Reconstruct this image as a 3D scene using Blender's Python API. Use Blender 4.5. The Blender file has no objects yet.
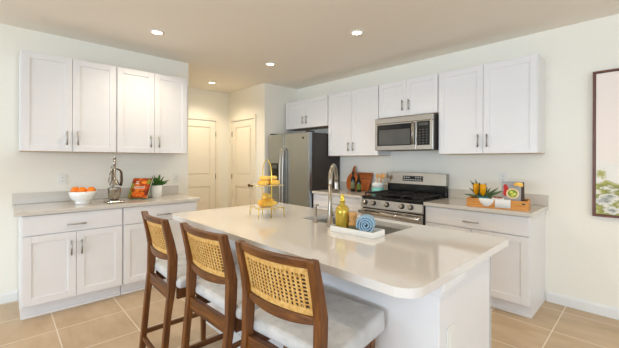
import bpy, bmesh, math, random
from mathutils import Vector, Matrix
random.seed(7)
PI = math.pi
scn = bpy.context.scene
col = scn.collection

# ------------------------------------------------------------------ camera
cam_d = bpy.data.cameras.new('camera'); cam = bpy.data.objects.new('camera', cam_d); col.objects.link(cam)
cam_d.sensor_width = 36.0; cam_d.lens = 322.6/619*36.0
cam_d.shift_y = -(174-160.2)/619; cam_d.clip_start = .02
cam.matrix_world = (Matrix.Translation((0, 0, 1.34)) @ Matrix.Rotation(math.radians(46.36), 4, 'Z')
                    @ Matrix.Rotation(PI/2, 4, 'X') @ Matrix.Rotation(math.radians(.204), 4, 'Z'))
scn.camera = cam

# ------------------------------------------------------------------ world, big lights, exposure
w = bpy.data.worlds.new('world'); scn.world = w; w.use_nodes = True
bg = w.node_tree.nodes['Background']; bg.inputs[0].default_value = (.75, .87, 1, 1); bg.inputs[1].default_value = 1.2
scn.view_settings.view_transform = 'Standard'; scn.view_settings.look = 'None'
scn.view_settings.gamma = 1; scn.view_settings.use_curve_mapping = False
scn.view_settings.exposure = -0.14
scn.cycles.use_denoising = True
scn.cycles.max_bounces = 10; scn.cycles.diffuse_bounces = 6; scn.cycles.caustics_reflective = False; scn.cycles.caustics_refractive = False

def area(name, loc, rot, sx, sy, power, c):
    l = bpy.data.lights.new(name, 'AREA'); l.shape = 'RECTANGLE'; l.size = sx; l.size_y = sy; l.energy = power; l.color = c
    o = bpy.data.objects.new(name, l); o.location = loc; o.rotation_euler = rot; col.objects.link(o); return o
# daylight through the windows of the room behind the camera
area('daylight_rear', (-.4, -6.95, 1.25), (PI/2, 0, 0), 6.2, 2.2, 370, (.63, .80, 1))
area('daylight_right', (4.85, -.6, 1.4), (PI/2, 0, PI/2), 4.0, 1.9, 130, (.68, .82, 1))
LAMP_POWER = 34; LAMP_COL = (1, .86, .66)

# ------------------------------------------------------------------ materials
def lin(h):
    h = h.lstrip('#'); r = []
    for i in (0, 2, 4):
        c = int(h[i:i+2], 16)/255
        r.append(c/12.92 if c <= .04045 else ((c+.055)/1.055)**2.4)
    return (*r, 1)
def mat(name, h, rough=.5, metal=0, spec=.5, coat=0, trans=0, emit=None, estr=0, ior=1.45):
    m = bpy.data.materials.new(name); m.use_nodes = True; b = m.node_tree.nodes['Principled BSDF']
    b.inputs['Base Color'].default_value = lin(h); b.inputs['Roughness'].default_value = rough
    b.inputs['Metallic'].default_value = metal; b.inputs['Specular IOR Level'].default_value = spec
    b.inputs['Coat Weight'].default_value = coat; b.inputs['Coat Roughness'].default_value = .06
    b.inputs['Transmission Weight'].default_value = trans; b.inputs['IOR'].default_value = ior
    if emit: b.inputs['Emission Color'].default_value = lin(emit); b.inputs['Emission Strength'].default_value = estr
    return m
def N(m, t, **kw):
    n = m.node_tree.nodes.new(t)
    for k, v in kw.items(): setattr(n, k, v)
    return n
def L(m, a, b): m.node_tree.links.new(a, b)
def coords(m, scale=(1, 1, 1), out='Object'):
    tc = N(m, 'ShaderNodeTexCoord'); mp = N(m, 'ShaderNodeMapping'); mp.inputs['Scale'].default_value = scale
    L(m, tc.outputs[out], mp.inputs[0]); return mp.outputs[0]
def ramp(m, fac, stops):
    r = N(m, 'ShaderNodeValToRGB'); e = r.color_ramp.elements
    while len(e) < len(stops): e.new(.5)
    for i, (p, h) in enumerate(stops): e[i].position = p; e[i].color = lin(h)
    L(m, fac, r.inputs[0]); return r.outputs[0]
def noise(m, vec, scale, detail=3, rough=.5):
    n = N(m, 'ShaderNodeTexNoise'); n.inputs['Scale'].default_value = scale; n.inputs['Detail'].default_value = detail
    n.inputs['Roughness'].default_value = rough
    L(m, vec, n.inputs['Vector']); return n.outputs['Fac']
def bsdf(m): return m.node_tree.nodes['Principled BSDF']
def bump(m, h, strength, dist=.01):
    b = N(m, 'ShaderNodeBump'); b.inputs['Strength'].default_value = strength; b.inputs['Distance'].default_value = dist
    L(m, h, b.inputs['Height']); L(m, b.outputs[0], bsdf(m).inputs['Normal'])
def mottled(name, stops, scale, sc=(1, 1, 1), bmp=0, **kw):
    m = mat(name, stops[0][1], **kw); f = noise(m, coords(m, sc), scale, 4)
    L(m, ramp(m, f, stops), bsdf(m).inputs['Base Color'])
    if bmp: bump(m, f, bmp)
    return m

WALL = mottled('wall_paint', [(.3, '#f1eee3'), (.7, '#f3f0e5')], 60, bmp=.03, rough=.85)
CEIL = mottled('ceiling_paint', [(.3, '#f0eae0'), (.7, '#f2ece2')], 70, bmp=.05, rough=.95)
DOORP = mottled('door_paint', [(.3, '#efe8d8'), (.7, '#f1eada')], 20, rough=.5)
TRIM = mottled('trim_paint', [(.3, '#e9eae8'), (.7, '#ebecea')], 20, rough=.4)
CAB = mottled('cabinet_paint', [(.3, '#e8e7e7'), (.7, '#eae9e9')], 15, rough=.38)
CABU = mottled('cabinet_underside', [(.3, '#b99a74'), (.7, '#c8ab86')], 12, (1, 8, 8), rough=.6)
QUARTZ = mottled('quartz', [(.3, '#e4dfda'), (.7, '#e6e1dc')], 90, rough=.07, coat=.5)
QUARTZ2 = mottled('quartz_grey', [(.3, '#cfc9bf'), (.7, '#d2ccc2')], 90, rough=.14, coat=.3)
STEEL = mottled('brushed_steel', [(.3, '#9aa2ab'), (.7, '#a9b1b9')], 40, (30, 30, 1), rough=.22, metal=1)
STEELH = mottled('brushed_steel_flat', [(.3, '#b3afa9'), (.7, '#c2beb8')], 40, (30, 1, 1), rough=.24, metal=1)
BASIN = mottled('sink_steel', [(.3, '#b4b3b0'), (.7, '#bfbebb')], 40, rough=.42, metal=.7)
NICKEL = mottled('brushed_nickel', [(.3, '#a49c91'), (.7, '#b3aba0')], 40, rough=.3, metal=1)
HANDLE = mottled('satin_handle', [(.3, '#a5a19b'), (.7, '#b1ada7')], 40, rough=.42, metal=1)
DARKGREY = mottled('dark_grey_enamel', [(.3, '#37322f'), (.7, '#3c3734')], 90, rough=.5)
BLACK = mottled('black_enamel', [(.3, '#141414'), (.7, '#181818')], 30, rough=.22)
BLACKG = mottled('black_glass', [(.3, '#0b0b0c'), (.7, '#0e0e0f')], 5, rough=.06)
GREYG = mottled('grey_window_glass', [(.3, '#4a4a48'), (.7, '#555552')], 5, rough=.12)
IRON = mottled('cast_iron', [(.3, '#262423'), (.7, '#302e2c')], 80, rough=.6)
BRONZE = mottled('dark_bronze', [(.3, '#4a3a2c'), (.7, '#5a4736')], 30, rough=.35, metal=1)
GOLD = mottled('gold_wire', [(.3, '#ecc84e'), (.7, '#f4d664')], 30, rough=.28, metal=.85)
GOLDG = mottled('gold_bottle', [(.3, '#b89c36'), (.7, '#c9ae48')], 20, rough=.14, metal=.35)
WHITEC = mottled('white_ceramic', [(.3, '#eeeeea'), (.7, '#f1f1ed')], 10, rough=.18)
PLASTIC = mottled('white_plastic', [(.3, '#e9e8e2'), (.7, '#ebeae4')], 10, rough=.4)
SLOT = mottled('slot_dark', [(.3, '#5b5954'), (.7, '#65635e')], 10, rough=.6)
ORANGE = mottled('orange_peel', [(.3, '#f07a08'), (.7, '#fa8c14')], 90, bmp=.25, rough=.4)
BREAD = mottled('baked_crust', [(.3, '#e0982a'), (.5, '#f2bc48'), (.7, '#fad670')], 14, rough=.45)
BREAD2 = mottled('pale_crust', [(.3, '#efb94a'), (.6, '#f9d870'), (.8, '#fdeaa6')], 12, rough=.5)
TOWEL = mottled('blue_terry', [(.3, '#8ab3d0'), (.7, '#adcce1')], 220, bmp=.8, rough=.95)
LINEN = mottled('white_linen', [(.3, '#e9e8e4'), (.7, '#f2f1ee')], 160, bmp=.3, rough=.9)
BEECH = mottled('beech_wood', [(.3, '#c48d4e'), (.7, '#d8a566')], 6, (1, 1, 8), rough=.5)
CRATE = mottled('crate_wood', [(.3, '#c07c33'), (.55, '#d69447'), (.8, '#dda25a')], 7, (1, 6, 14), rough=.55)
CHERRY = mottled('cherry_board', [(.3, '#8e451a'), (.55, '#ab5c27'), (.8, '#bb6c33')], 7, (9, 9, 1), rough=.45)
LEAF = mottled('leaf_green', [(.3, '#2f5a1c'), (.7, '#4f8130')], 18, rough=.45)
LEAF2 = mottled('leaf_grey_green', [(.3, '#4a6638'), (.7, '#6f8a58')], 18, rough=.5)
SOIL = mottled('potting_soil', [(.3, '#3a2b1f'), (.7, '#4a382a')], 120, bmp=.8, rough=.95)
TEAL = mottled('teal_glaze', [(.3, '#1f6a74'), (.7, '#2b7d86')], 12, rough=.3)
AQUA = mottled('aqua_glaze', [(.3, '#84d0c6'), (.7, '#94dad0')], 12, rough=.25)
JUICE = mottled('orange_juice', [(.3, '#f2a100'), (.7, '#f8b010')], 12, rough=.15)
BERRY = mottled('berry_red', [(.3, '#b01c18'), (.7, '#c92a22')], 90, bmp=.3, rough=.35)
BOTTLE = mottled('dark_bottle_glass', [(.3, '#15180f'), (.7, '#1b1f14')], 10, rough=.08)
LABELC = mottled('paper_label', [(.3, '#5f6044'), (.7, '#737455')], 30, rough=.7)
LABELG = mottled('green_label', [(.3, '#56662a'), (.7, '#6a7a36')], 30, rough=.7)
PAPER = mottled('paper', [(.3, '#e8e2d2'), (.7, '#efe9da')], 30, rough=.8)
FRAMEW = mottled('frame_walnut', [(.3, '#5e3320'), (.7, '#774630')], 9, (6, 6, 1), rough=.4)
LAMP = mat('lamp_lens', '#fff4e0', emit='#ffe9c4', estr=14)
GLASS = mat('clear_glass', '#ffffff', rough=.02)
_tr = N(GLASS, 'ShaderNodeBsdfTransparent'); _tr.inputs[0].default_value = (.97, .98, .98, 1)
_gl = N(GLASS, 'ShaderNodeBsdfGlossy'); _gl.inputs['Roughness'].default_value = .02
_fr = N(GLASS, 'ShaderNodeFresnel'); _fr.inputs[0].default_value = 1.08; _ms = N(GLASS, 'ShaderNodeMixShader')
L(GLASS, _fr.outputs[0], _ms.inputs[0]); L(GLASS, _tr.outputs[0], _ms.inputs[1]); L(GLASS, _gl.outputs[0], _ms.inputs[2])
L(GLASS, _ms.outputs[0], GLASS.node_tree.nodes['Material Output'].inputs['Surface'])
CHROME = mottled('juicer_steel', [(.3, '#a19c94'), (.7, '#bbb6ae')], 60, rough=.2, metal=1)

def wood(name, a, b, c, axis):
    m = mat(name, a, rough=.42); s = [22, 22, 22]; s[axis] = 1.6
    v = coords(m, s); f = noise(m, v, 2.6, 7, .7)
    L(m, ramp(m, f, [(.3, a), (.52, b), (.75, c)]), bsdf(m).inputs['Base Color']); bump(m, f, .08); return m
WALNUT_V = wood('walnut_upright', '#42240d', '#6e4017', '#986226', 2)
WALNUT_X = wood('walnut_rail', '#42240d', '#6e4017', '#986226', 0)
WALNUT_Y = wood('walnut_side_rail', '#42240d', '#683c16', '#8e5a24', 1)
CANE = mottled('cane', [(.3, '#c48f45'), (.5, '#d9ab60'), (.7, '#e6bf7c')], 60, (1, 1, 1), rough=.55)
CANEB = mottled('dark_backing', [(.3, '#2e1808'), (.7, '#40240e')], 60, rough=.7)

FABRIC = mat('seat_fabric', '#c9c6c2', rough=.95)
_f = noise(FABRIC, coords(FABRIC, (1, 1, 1)), 18, 4); _g = noise(FABRIC, coords(FABRIC, (1, 14, 14)), 45, 3)
_mx = N(FABRIC, 'ShaderNodeMath', operation='ADD'); L(FABRIC, _f, _mx.inputs[0]); L(FABRIC, _g, _mx.inputs[1])
_hv = N(FABRIC, 'ShaderNodeMath', operation='MULTIPLY'); L(FABRIC, _mx.outputs[0], _hv.inputs[0]); _hv.inputs[1].default_value = .5
L(FABRIC, ramp(FABRIC, _hv.outputs[0], [(.35, '#bbbab8'), (.5, '#cccbc9'), (.65, '#d9d8d6')]), bsdf(FABRIC).inputs['Base Color'])
bump(FABRIC, noise(FABRIC, coords(FABRIC), 350, 2), .4, .004)

def tile_floor():
    m = mat('floor_tile', '#b99a78', rough=.38)
    tc = N(m, 'ShaderNodeTexCoord'); mp = N(m, 'ShaderNodeMapping')
    mp.inputs['Location'].default_value = (.518, -.315, 0); L(m, tc.outputs['Object'], mp.inputs[0])
    br = N(m, 'ShaderNodeTexBrick'); br.offset = 0; br.squash = 1
    for k, v in (('Scale', 1), ('Mortar Size', .0042), ('Mortar Smooth', .15), ('Bias', 0), ('Brick Width', .447), ('Row Height', .4717)):
        br.inputs[k].default_value = v
    br.inputs['Color1'].default_value = (.30, .30, .30, 1); br.inputs['Color2'].default_value = (.7, .7, .7, 1); br.inputs['Mortar'].default_value = (.5, .5, .5, 1)
    L(m, mp.outputs[0], br.inputs['Vector'])
    n1 = noise(m, coords(m, (1, 2.6, 1)), 2.6, 7, .62)
    mix = N(m, 'ShaderNodeMix', data_type='RGBA'); mix.inputs['Factor'].default_value = .22
    L(m, n1, mix.inputs[6]); L(m, br.outputs['Color'], mix.inputs[7])
    c = ramp(m, mix.outputs[2], [(.28, '#b29878'), (.5, '#c2a98a'), (.72, '#cfb99d')])
    mm = N(m, 'ShaderNodeMix', data_type='RGBA'); mm.inputs[7].default_value = lin('#e4d8c6')
    L(m, br.outputs['Fac'], mm.inputs['Factor']); L(m, c, mm.inputs[6]); L(m, mm.outputs[2], bsdf(m).inputs['Base Color'])
    iv = N(m, 'ShaderNodeMath', operation='SUBTRACT'); iv.inputs[0].default_value = 1; L(m, br.outputs['Fac'], iv.inputs[1])
    bump(m, iv.outputs[0], .25, .004)
    return m
FLOOR = tile_floor()

def art():
    m = mat('abstract_painting', '#e6dcd6', rough=.6)
    tc = N(m, 'ShaderNodeTexCoord'); sp = N(m, 'ShaderNodeSeparateXYZ'); L(m, tc.outputs['Object'], sp.inputs[0])
    n = noise(m, coords(m, (1, 1, 1.7)), 4.2, 7, .6)
    n2 = noise(m, coords(m, (1.3, 1, 2.2)), 7, 5, .6)
    ma = N(m, 'ShaderNodeMapRange'); ma.inputs[1].default_value = .06; ma.inputs[2].default_value = -.34; L(m, sp.outputs[2], ma.inputs[0])
    pr = N(m, 'ShaderNodeMath', operation='MULTIPLY'); L(m, ma.outputs[0], pr.inputs[0]); L(m, n, pr.inputs[1])
    c = ramp(m, pr.outputs[0], [(.0, '#f6eae2'), (.2, '#f2e8de'), (.34, '#f0ece4'), (.43, '#ece9e0'), (.48, '#b3b166'), (.54, '#8b8f45'), (.585, '#ebe8de'), (.68, '#7d8580')])
    d = ramp(m, n2, [(.0, '#000000'), (.62, '#000000'), (.72, '#ffffff')])
    mu = N(m, 'ShaderNodeMath', operation='MULTIPLY'); L(m, d, mu.inputs[0]); L(m, ma.outputs[0], mu.inputs[1])
    mx = N(m, 'ShaderNodeMix', data_type='RGBA'); L(m, mu.outputs[0], mx.inputs['Factor']); L(m, c, mx.inputs[6]); mx.inputs[7].default_value = lin('#5f6462')
    L(m, mx.outputs[2], bsdf(m).inputs['Base Color']); return m
ART = art()

# ------------------------------------------------------------------ mesh helpers
class MB:
    def __init__(s): s.bm = bmesh.new(); s.mi = 0
    def _mark(s, vs):
        for f in {f for v in vs for f in v.link_faces}: f.material_index = s.mi
    def box(s, a, b, bev=0, seg=2):
        a = Vector(a); b = Vector(b); c = (a+b)/2; d = b-a
        r = bmesh.ops.create_cube(s.bm, size=1, matrix=Matrix.Translation(c) @ Matrix.Diagonal((abs(d.x), abs(d.y), abs(d.z), 1)))
        vs = r['verts']; s._mark(vs)
        if bev:
            e = list({e for v in vs for e in v.link_edges})
            rr = bmesh.ops.bevel(s.bm, geom=e, offset=bev, segments=seg, profile=.5, affect='EDGES'); s._mark(rr['verts']); vs = rr['verts']
        return vs
    def xf(s, vs, m):
        bmesh.ops.transform(s.bm, matrix=m, verts=list(vs))
    def lathe(s, prof, c=(0, 0, 0), n=28, m=None, cap=True):
        rings = []
        for r, z in prof:
            ring = []
            for i in range(n):
                a = 2*PI*i/n; p = Vector((r*math.cos(a), r*math.sin(a), z))
                if m: p = m @ p
                ring.append(s.bm.verts.new(p+Vector(c)))
            rings.append(ring)
        for k in range(len(rings)-1):
            for i in range(n):
                f = s.bm.faces.new((rings[k][i], rings[k][(i+1) % n], rings[k+1][(i+1) % n], rings[k+1][i])); f.smooth = True; f.material_index = s.mi
        if cap:
            for ring, rev in ((rings[0], True), (rings[-1], False)):
                f = s.bm.faces.new(list(reversed(ring)) if rev else ring); f.material_index = s.mi
        return [v for r in rings for v in r]
    def tube(s, pts, rad, n=10, closed=False):
        pts = [Vector(p) for p in pts]; rings = []; K = len(pts); up = None
        for i, p in enumerate(pts):
            if closed: t = pts[(i+1) % K]-pts[i-1]
            else: t = pts[min(i+1, K-1)]-pts[max(i-1, 0)]
            t.normalize()
            if up is None: up = t.orthogonal().normalized()
            up = (up-t*up.dot(t)).normalized(); sd = t.cross(up)
            r = rad[i] if isinstance(rad, (list, tuple)) else rad
            rings.append([s.bm.verts.new(p+(up*math.cos(2*PI*j/n)+sd*math.sin(2*PI*j/n))*r) for j in range(n)])
        for k in range(K if closed else K-1):
            A, B = rings[k], rings[(k+1) % K]
            for j in range(n):
                f = s.bm.faces.new((A[j], A[(j+1) % n], B[(j+1) % n], B[j])); f.smooth = True; f.material_index = s.mi
        if not closed:
            f = s.bm.faces.new(list(reversed(rings[0]))); f.material_index = s.mi
            f = s.bm.faces.new(rings[-1]); f.material_index = s.mi
        return [v for r in rings for v in r]
    def sweep(s, secs, smooth=False):
        # secs: list of lists of points (each a closed cross section)
        rings = [[s.bm.verts.new(p) for p in q] for q in secs]; n = len(rings[0])
        for k in range(len(rings)-1):
            for j in range(n):
                f = s.bm.faces.new((rings[k][j], rings[k][(j+1) % n], rings[k+1][(j+1) % n], rings[k+1][j])); f.material_index = s.mi; f.smooth = smooth
        f = s.bm.faces.new(list(reversed(rings[0]))); f.material_index = s.mi
        f = s.bm.faces.new(rings[-1]); f.material_index = s.mi
        return [v for r in rings for v in r]
    def prism(s, outline, z0, z1):
        return s.sweep([[(x, y, z0) for x, y in outline], [(x, y, z1) for x, y in outline]])
    def sphere(s, c, r, sc=(1, 1, 1), u=20, v=12):
        q = bmesh.ops.create_uvsphere(s.bm, u_segments=u, v_segments=v, radius=r, matrix=Matrix.Translation(c) @ Matrix.Diagonal((*sc, 1)))
        for f in {f for x in q['verts'] for f in x.link_faces}: f.smooth = True; f.material_index = s.mi
        return q['verts']
    def build(s, name, mats, parent=None, loc=None, bevel=0, subsurf=0):
        bmesh.ops.recalc_face_normals(s.bm, faces=s.bm.faces)
        me = bpy.data.meshes.new(name); s.bm.to_mesh(me); s.bm.free()
        for m in (mats if isinstance(mats, (list, tuple)) else [mats]): me.materials.append(m)
        o = bpy.data.objects.new(name, me); col.objects.link(o)
        if parent: o.parent = parent
        if loc: o.location = loc
        if bevel:
            b = o.modifiers.new('bevel', 'BEVEL'); b.width = bevel; b.segments = 2; b.limit_method = 'ANGLE'
        if subsurf:
            b = o.modifiers.new('sub', 'SUBSURF'); b.levels = b.render_levels = subsurf
        return o
def tag(o, label, cat, group=None):
    o['label'] = label; o['category'] = cat
    if group: o['group'] = group
    return o
def thing(name, loc, rz, label, cat, group=None):
    o = bpy.data.objects.new(name, None); o.empty_display_size = .05; col.objects.link(o)
    o.location = loc; o.rotation_euler = (0, 0, rz); return tag(o, label, cat, group)
def struct(o): o['kind'] = 'structure'; return o
def copy_tree(o, parent=None):
    c = o.copy(); col.objects.link(c)
    if parent: c.parent = parent
    for ch in list(o.children): copy_tree(ch, c)
    return c
def sbox(name, a, b, m, bev=0):
    q = MB(); q.box(a, b, bev); return struct(q.build(name, m))

# ------------------------------------------------------------------ the room shell
CZ = 2.593
XL, YB, XA, YP, XP = -4.13, 3.785, -5.45, 3.08, -4.287
sbox('floor', (XA-.15, -7.3, -.06), (5.1, YB+.15, 0), FLOOR)
sbox('ceiling', (XA-.15, -7.3, CZ), (5.1, YB+.15, CZ+.1), CEIL)
sbox('wall_left', (XL-.13, -7.05, 0), (XL, 1.755, CZ), WALL)
sbox('wall_back', (XP, YB, 0), (4.9, YB+.12, CZ), WALL)
sbox('wall_hall', (XA, 1.63, 0), (XL-.13, 1.755, CZ), WALL)
def wall_holes(name, a, b, axis, h0, h1, z0, z1):
    # wall box with one opening from h0..h1 along the given axis and z0..z1
    m = MB(); i = axis
    def seg(u0, u1, w0, w1):
        p = list(a); q = list(b); p[i] = u0; q[i] = u1; p[2] = w0; q[2] = w1
        if u1-u0 > .001 and w1-w0 > .001: m.box(p, q)
    seg(a[i], h0, 0, CZ); seg(h1, b[i], 0, CZ); seg(h0, h1, z1, CZ); seg(h0, h1, 0, z0)
    return struct(m.build(name, WALL))
wall_holes('wall_alcove', (XA-.12, 1.63, 0), (XA, YP, CZ), 1, 2.03, 2.83, 0, 2.045)
wall_holes('wall_pantry', (XA-.12, YP, 0), (XP, YP+.12, CZ), 0, -5.305, -4.585, 0, 2.045)
sbox('wall_pantry_return', (XP-.12, YP+.12, 0), (XP, YB+.12, CZ), WALL)
wall_holes('wall_rear', (XL-.13, -7.17, 0), (4.9, -7.05, CZ), 0, -3.5, 2.7, .05, 2.35)
wall_holes('wall_right', (4.9, -7.17, 0), (5.02, YB+.12, CZ), 1, -2.6, 1.4, .4, 2.35)
def window(name, a, b, axis):
    m = MB(); i = axis; t = .05
    def bar(u0, u1, w0, w1):
        p = list(a); q = list(b); p[i] = u0; q[i] = u1; p[2] = w0; q[2] = w1; m.box(p, q)
    bar(a[i], b[i], a[2], a[2]+t); bar(a[i], b[i], b[2]-t, b[2]); bar(a[i], a[i]+t, a[2]+t, b[2]-t); bar(b[i]-t, b[i], a[2]+t, b[2]-t)
    c = (a[i]+b[i])/2; bar(c-t/2, c+t/2, a[2]+t, b[2]-t)
    o = struct(m.build(name, TRIM))
    g = MB(); p = list(a); q = list(b); k = 1-i; mid = (a[k]+b[k])/2; p[k] = mid-.003; q[k] = mid+.003; g.box(p, q); g.build('pane', GLASS, o)
window('window_1', (-3.5, -7.15, .05), (2.7, -7.07, 2.35), 0)
window('window_2', (4.92, -2.6, .4), (5.0, 1.4, 2.35), 1)

# baseboards
def baseboard(name, a, b, n):
    # a,b along the wall on the floor, n = outward normal (xy)
    m = MB(); a = Vector((*a, 0)); b = Vector((*b, 0)); n = Vector((*n, 0))
    prof = [(0, 0), (.014, 0), (.014, .075), (.006, .095), (0, .095)]
    m.sweep([[p+n*d+Vector((0, 0, z)) for d, z in prof] for p in (a, b)])
    return struct(m.build(name, TRIM))
baseboard('baseboard_left', (XL, -7.05), (XL, .112), (1, 0))
baseboard('baseboard_back', (-.665, YB), (4.9, YB), (0, -1))
baseboard('baseboard_alcove', (XA, 1.755), (XA, 1.965), (1, 0))
baseboard('baseboard_alcove', (XA, 2.895), (XA, YP), (1, 0))
baseboard('baseboard_pantry', (-4.515, YP), (XP, YP), (0, -1))
baseboard('baseboard_pantry', (XA+.015, YP), (-5.375, YP), (0, -1))

# interior doors: local x along width, front faces -y
def interior_door(name, w, loc, rz, knob_side):
    m = MB(); h = 2.035; z0 = .008; t = .035
    st = .11
    def pan(zb, zt):
        m.box((st+.035, .003, zb+.035), (w-st-.035, .02, zt-.035), .006)
        m.box((st, .018, zb), (w-st, .03, zt))
    m.box((.003, 0, z0), (st, t, h), .002); m.box((w-st, 0, z0), (w-.003, t, h), .002)
    for a, b in ((z0, .2), (.87, 1.06), (1.93, h)): m.box((st, 0, a), (w-st, t, b), .002)
    pan(.2, .87); pan(1.06, 1.93)
    o = struct(m.build(name, DOORP)); o.location = loc; o.rotation_euler = (0, 0, rz)
    k = MB(); kx = w-.065 if knob_side > 0 else .065
    k.lathe([(.028, 0), (.03, .006), (.012, .012), (.011, .035), (.024, .045), (.029, .058), (.024, .07), (.006, .074)], (kx, 0, .91), 20, Matrix.Rotation(PI/2, 3, 'X'))
    k.build('door_knob', BRONZE, o)
    hx = .0 if knob_side > 0 else w
    for z in (.25, 1.04, 1.81):
        g = MB(); g.tube([(hx, -.008, z-.045), (hx, -.008, z+.045)], .007, 8); g.build('hinge', BRONZE, o)
    return o
interior_door('door_1', .80, (XA-.004, 2.03, 0), PI/2, -1)
interior_door('door_2', .72, (-5.305, YP+.004, 0), 0, 1)
def casing(name, w, loc, rz):
    m = MB(); cw = .062; t = .016; h = 2.05
    for a, b in (((-cw, -t, 0), (0, -.001, h)), ((w, -t, 0), (w+cw, -.001, h)), ((-cw, -t, h), (w+cw, -.001, h+cw))): m.box(a, b, .004)
    o = struct(m.build(name, DOORP)); o.location = loc; o.rotation_euler = (0, 0, rz)
casing('trim_1', .80, (XA, 2.03, 0), PI/2)
casing('trim_2', .72, (-5.305, YP, 0), 0)

# ------------------------------------------------------------------ recessed lights
LL = ['glowing recessed ceiling light in front of the left wall cabinets', 'glowing recessed ceiling light nearest the microwave and range',
      'glowing recessed ceiling light out from the refrigerator', 'glowing recessed ceiling light over the alcove with two doors']
def recessed(x, y, label, group='recessed ceiling lights', gain=1):
    t = thing('recessed_light', (x, y, CZ), 0, label, 'ceiling light', group)
    m = MB(); m.lathe([(.045, -.002), (.048, -.008), (.068, -.006), (.07, -.0005), (.045, -.0005)], n=32, cap=False); m.build('trim_ring', PLASTIC, t)
    m = MB(); m.lathe([(.045, -.0035), (.025, -.005), (.002, -.0055)], n=28); m.build('lens', LAMP, t)
    l = bpy.data.lights.new('lamp', 'SPOT'); l.energy = LAMP_POWER*gain; l.color = LAMP_COL; l.spot_size = 2.5; l.spot_blend = .8; l.shadow_soft_size = .06
    o = bpy.data.objects.new('lamp', l); o.location = (0, 0, -.03); o.parent = t; col.objects.link(o)
for (x, y), lb in zip([(-3.33, 1.10), (-1.97, 2.515), (-3.40, 2.53), (-4.88, 2.46)], LL): recessed(x, y, lb, gain=1.5 if x < -4 else 1)
recessed(-1.95, .6, 'added unseen recessed ceiling light above the bar stools'); recessed(.3, 2.4, 'added unseen recessed ceiling light over the open floor beside the island')  # four unseen lamps added to brighten the near side of the room
recessed(.6, -1.2, 'added unseen recessed ceiling light behind the viewpoint')
recessed(-1.9, -1.6, 'added unseen recessed ceiling light over the living area')

# ------------------------------------------------------------------ cabinets
def shaker(mb, x0, x1, z0, z1, fr=.058, t=.02):
    mb.box((x0+fr-.004, .009, z0+fr-.004), (x1-fr+.004, t, z1-fr+.004))
    mb.box((x0, 0, z0), (x0+fr, t, z1), .0015); mb.box((x1-fr, 0, z0), (x1, t, z1), .0015)
    mb.box((x0+fr, 0, z0), (x1-fr, t, z0+fr), .0015); mb.box((x0+fr, 0, z1-fr), (x1-fr, t, z1), .0015)
def bar_handle(parent, x, z, vert, ln=.135):
    m = MB(); h = ln/2; d = Vector((0, 0, 1)) if vert else Vector((1, 0, 0)); c = Vector((x, -.03, z))
    m.tube([c-d*h, c+d*h], .0062, 10)
    for s in (-1, 1): m.tube([c+d*s*(h-.018), c+d*s*(h-.018)+Vector((0, .0302, 0))], .005, 8)
    return m.build('handle', HANDLE, parent)
G = .0018
def base_cabinet(w, loc, rz, label, drawer=True, ndoors=2, d=.60, group='base cabinets'):
    t = thing('base_cabinet', loc, rz, label, 'cabinet', group)
    m = MB(); m.box((0, .0205, .112), (w, d, .875)); m.build('carcass', CAB, t)
    m = MB(); m.box((0.001, .085, 0), (w-.001, .105, .1115)); m.box((.001, .066, 0), (w-.001, .085, .022), .004); m.build('toe_kick', CAB, t)
    for xa in (.001, w-.019):
        m = MB(); m.box((xa, .106, 0), (xa+.018, d, .1115)); m.build('side_skirt', CAB, t)
    zt = .868
    if drawer:
        m = MB(); m.box((G+.004, 0, .706), (w-G-.004, .02, zt), .002); dr = m.build('drawer', CAB, t); bar_handle(dr, w/2, .768, False, .142); zt = .698
    dw = (w-.008)/ndoors
    for i in range(ndoors):
        x0 = .004+i*dw+G; x1 = .004+(i+1)*dw-G
        m = MB(); shaker(m, x0, x1, .124, zt); dd = m.build('door', CAB, t)
        hx = x1-.036 if (i == 0 and ndoors == 2) else x0+.036
        bar_handle(dd, hx, zt-.135, True, .128)
    return t
def wall_cabinet(w, z0, z1, loc, rz, label, d=.302, hl=.132, group='wall cabinets'):
    t = thing('wall_cabinet', (loc[0], loc[1], z0), rz, label, 'cabinet', group); h = z1-z0
    m = MB(); m.box((0, .0205, .006), (w, d, h)); m.build('carcass', CAB, t)
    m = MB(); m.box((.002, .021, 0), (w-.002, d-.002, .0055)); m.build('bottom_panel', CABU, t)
    dw = (w-.006)/2
    for i in range(2):
        x0 = .003+i*dw+G; x1 = .003+(i+1)*dw-G
        m = MB(); shaker(m, x0, x1, .004, h-.004); dd = m.build('door', CAB, t)
        bar_handle(dd, x1-.04 if i == 0 else x0+.04, .066+hl/2, True, hl)
    return t
XF = -3.52
base_cabinet(.738, (XF, .115, 0), PI/2, 'white base cabinet below the bowl of oranges, left end of run')
base_cabinet(.746, (XF, .856, 0), PI/2, 'white base cabinet below the cookbook and potted plant')
wall_cabinet(.745, 1.41, 2.308, (-3.80, .115), PI/2, 'tall white two-door wall cabinet at far left, above the orange bowl')
wall_cabinet(.742, 1.41, 2.308, (-3.80, .862), PI/2, 'tall white two-door wall cabinet above the lever juicer and cookbook')
wall_cabinet(.98, 1.85, 2.308, (-4.245, 3.482), 0, 'short wide white wall cabinet above the refrigerator', hl=.125)
wall_cabinet(.875, 1.402, 2.308, (-3.255, 3.482), 0, 'tall white wall cabinet between refrigerator and microwave', hl=.12)
wall_cabinet(.772, 1.872, 2.308, (-2.374, 3.482), 0, 'short white wall cabinet above the microwave', hl=.125)
wall_cabinet(.914, 1.41, 2.308, (-1.596, 3.482), 0, 'tall white wall cabinet at the right, next to the framed painting', hl=.13)
base_cabinet(.873, (-3.262, 3.185, 0), 0, 'white base cabinet between refrigerator and range', d=.598)
base_cabinet(.920, (-1.598, 3.185, 0), 0, 'wide white base cabinet right of the range under the wooden crate', d=.598)

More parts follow.
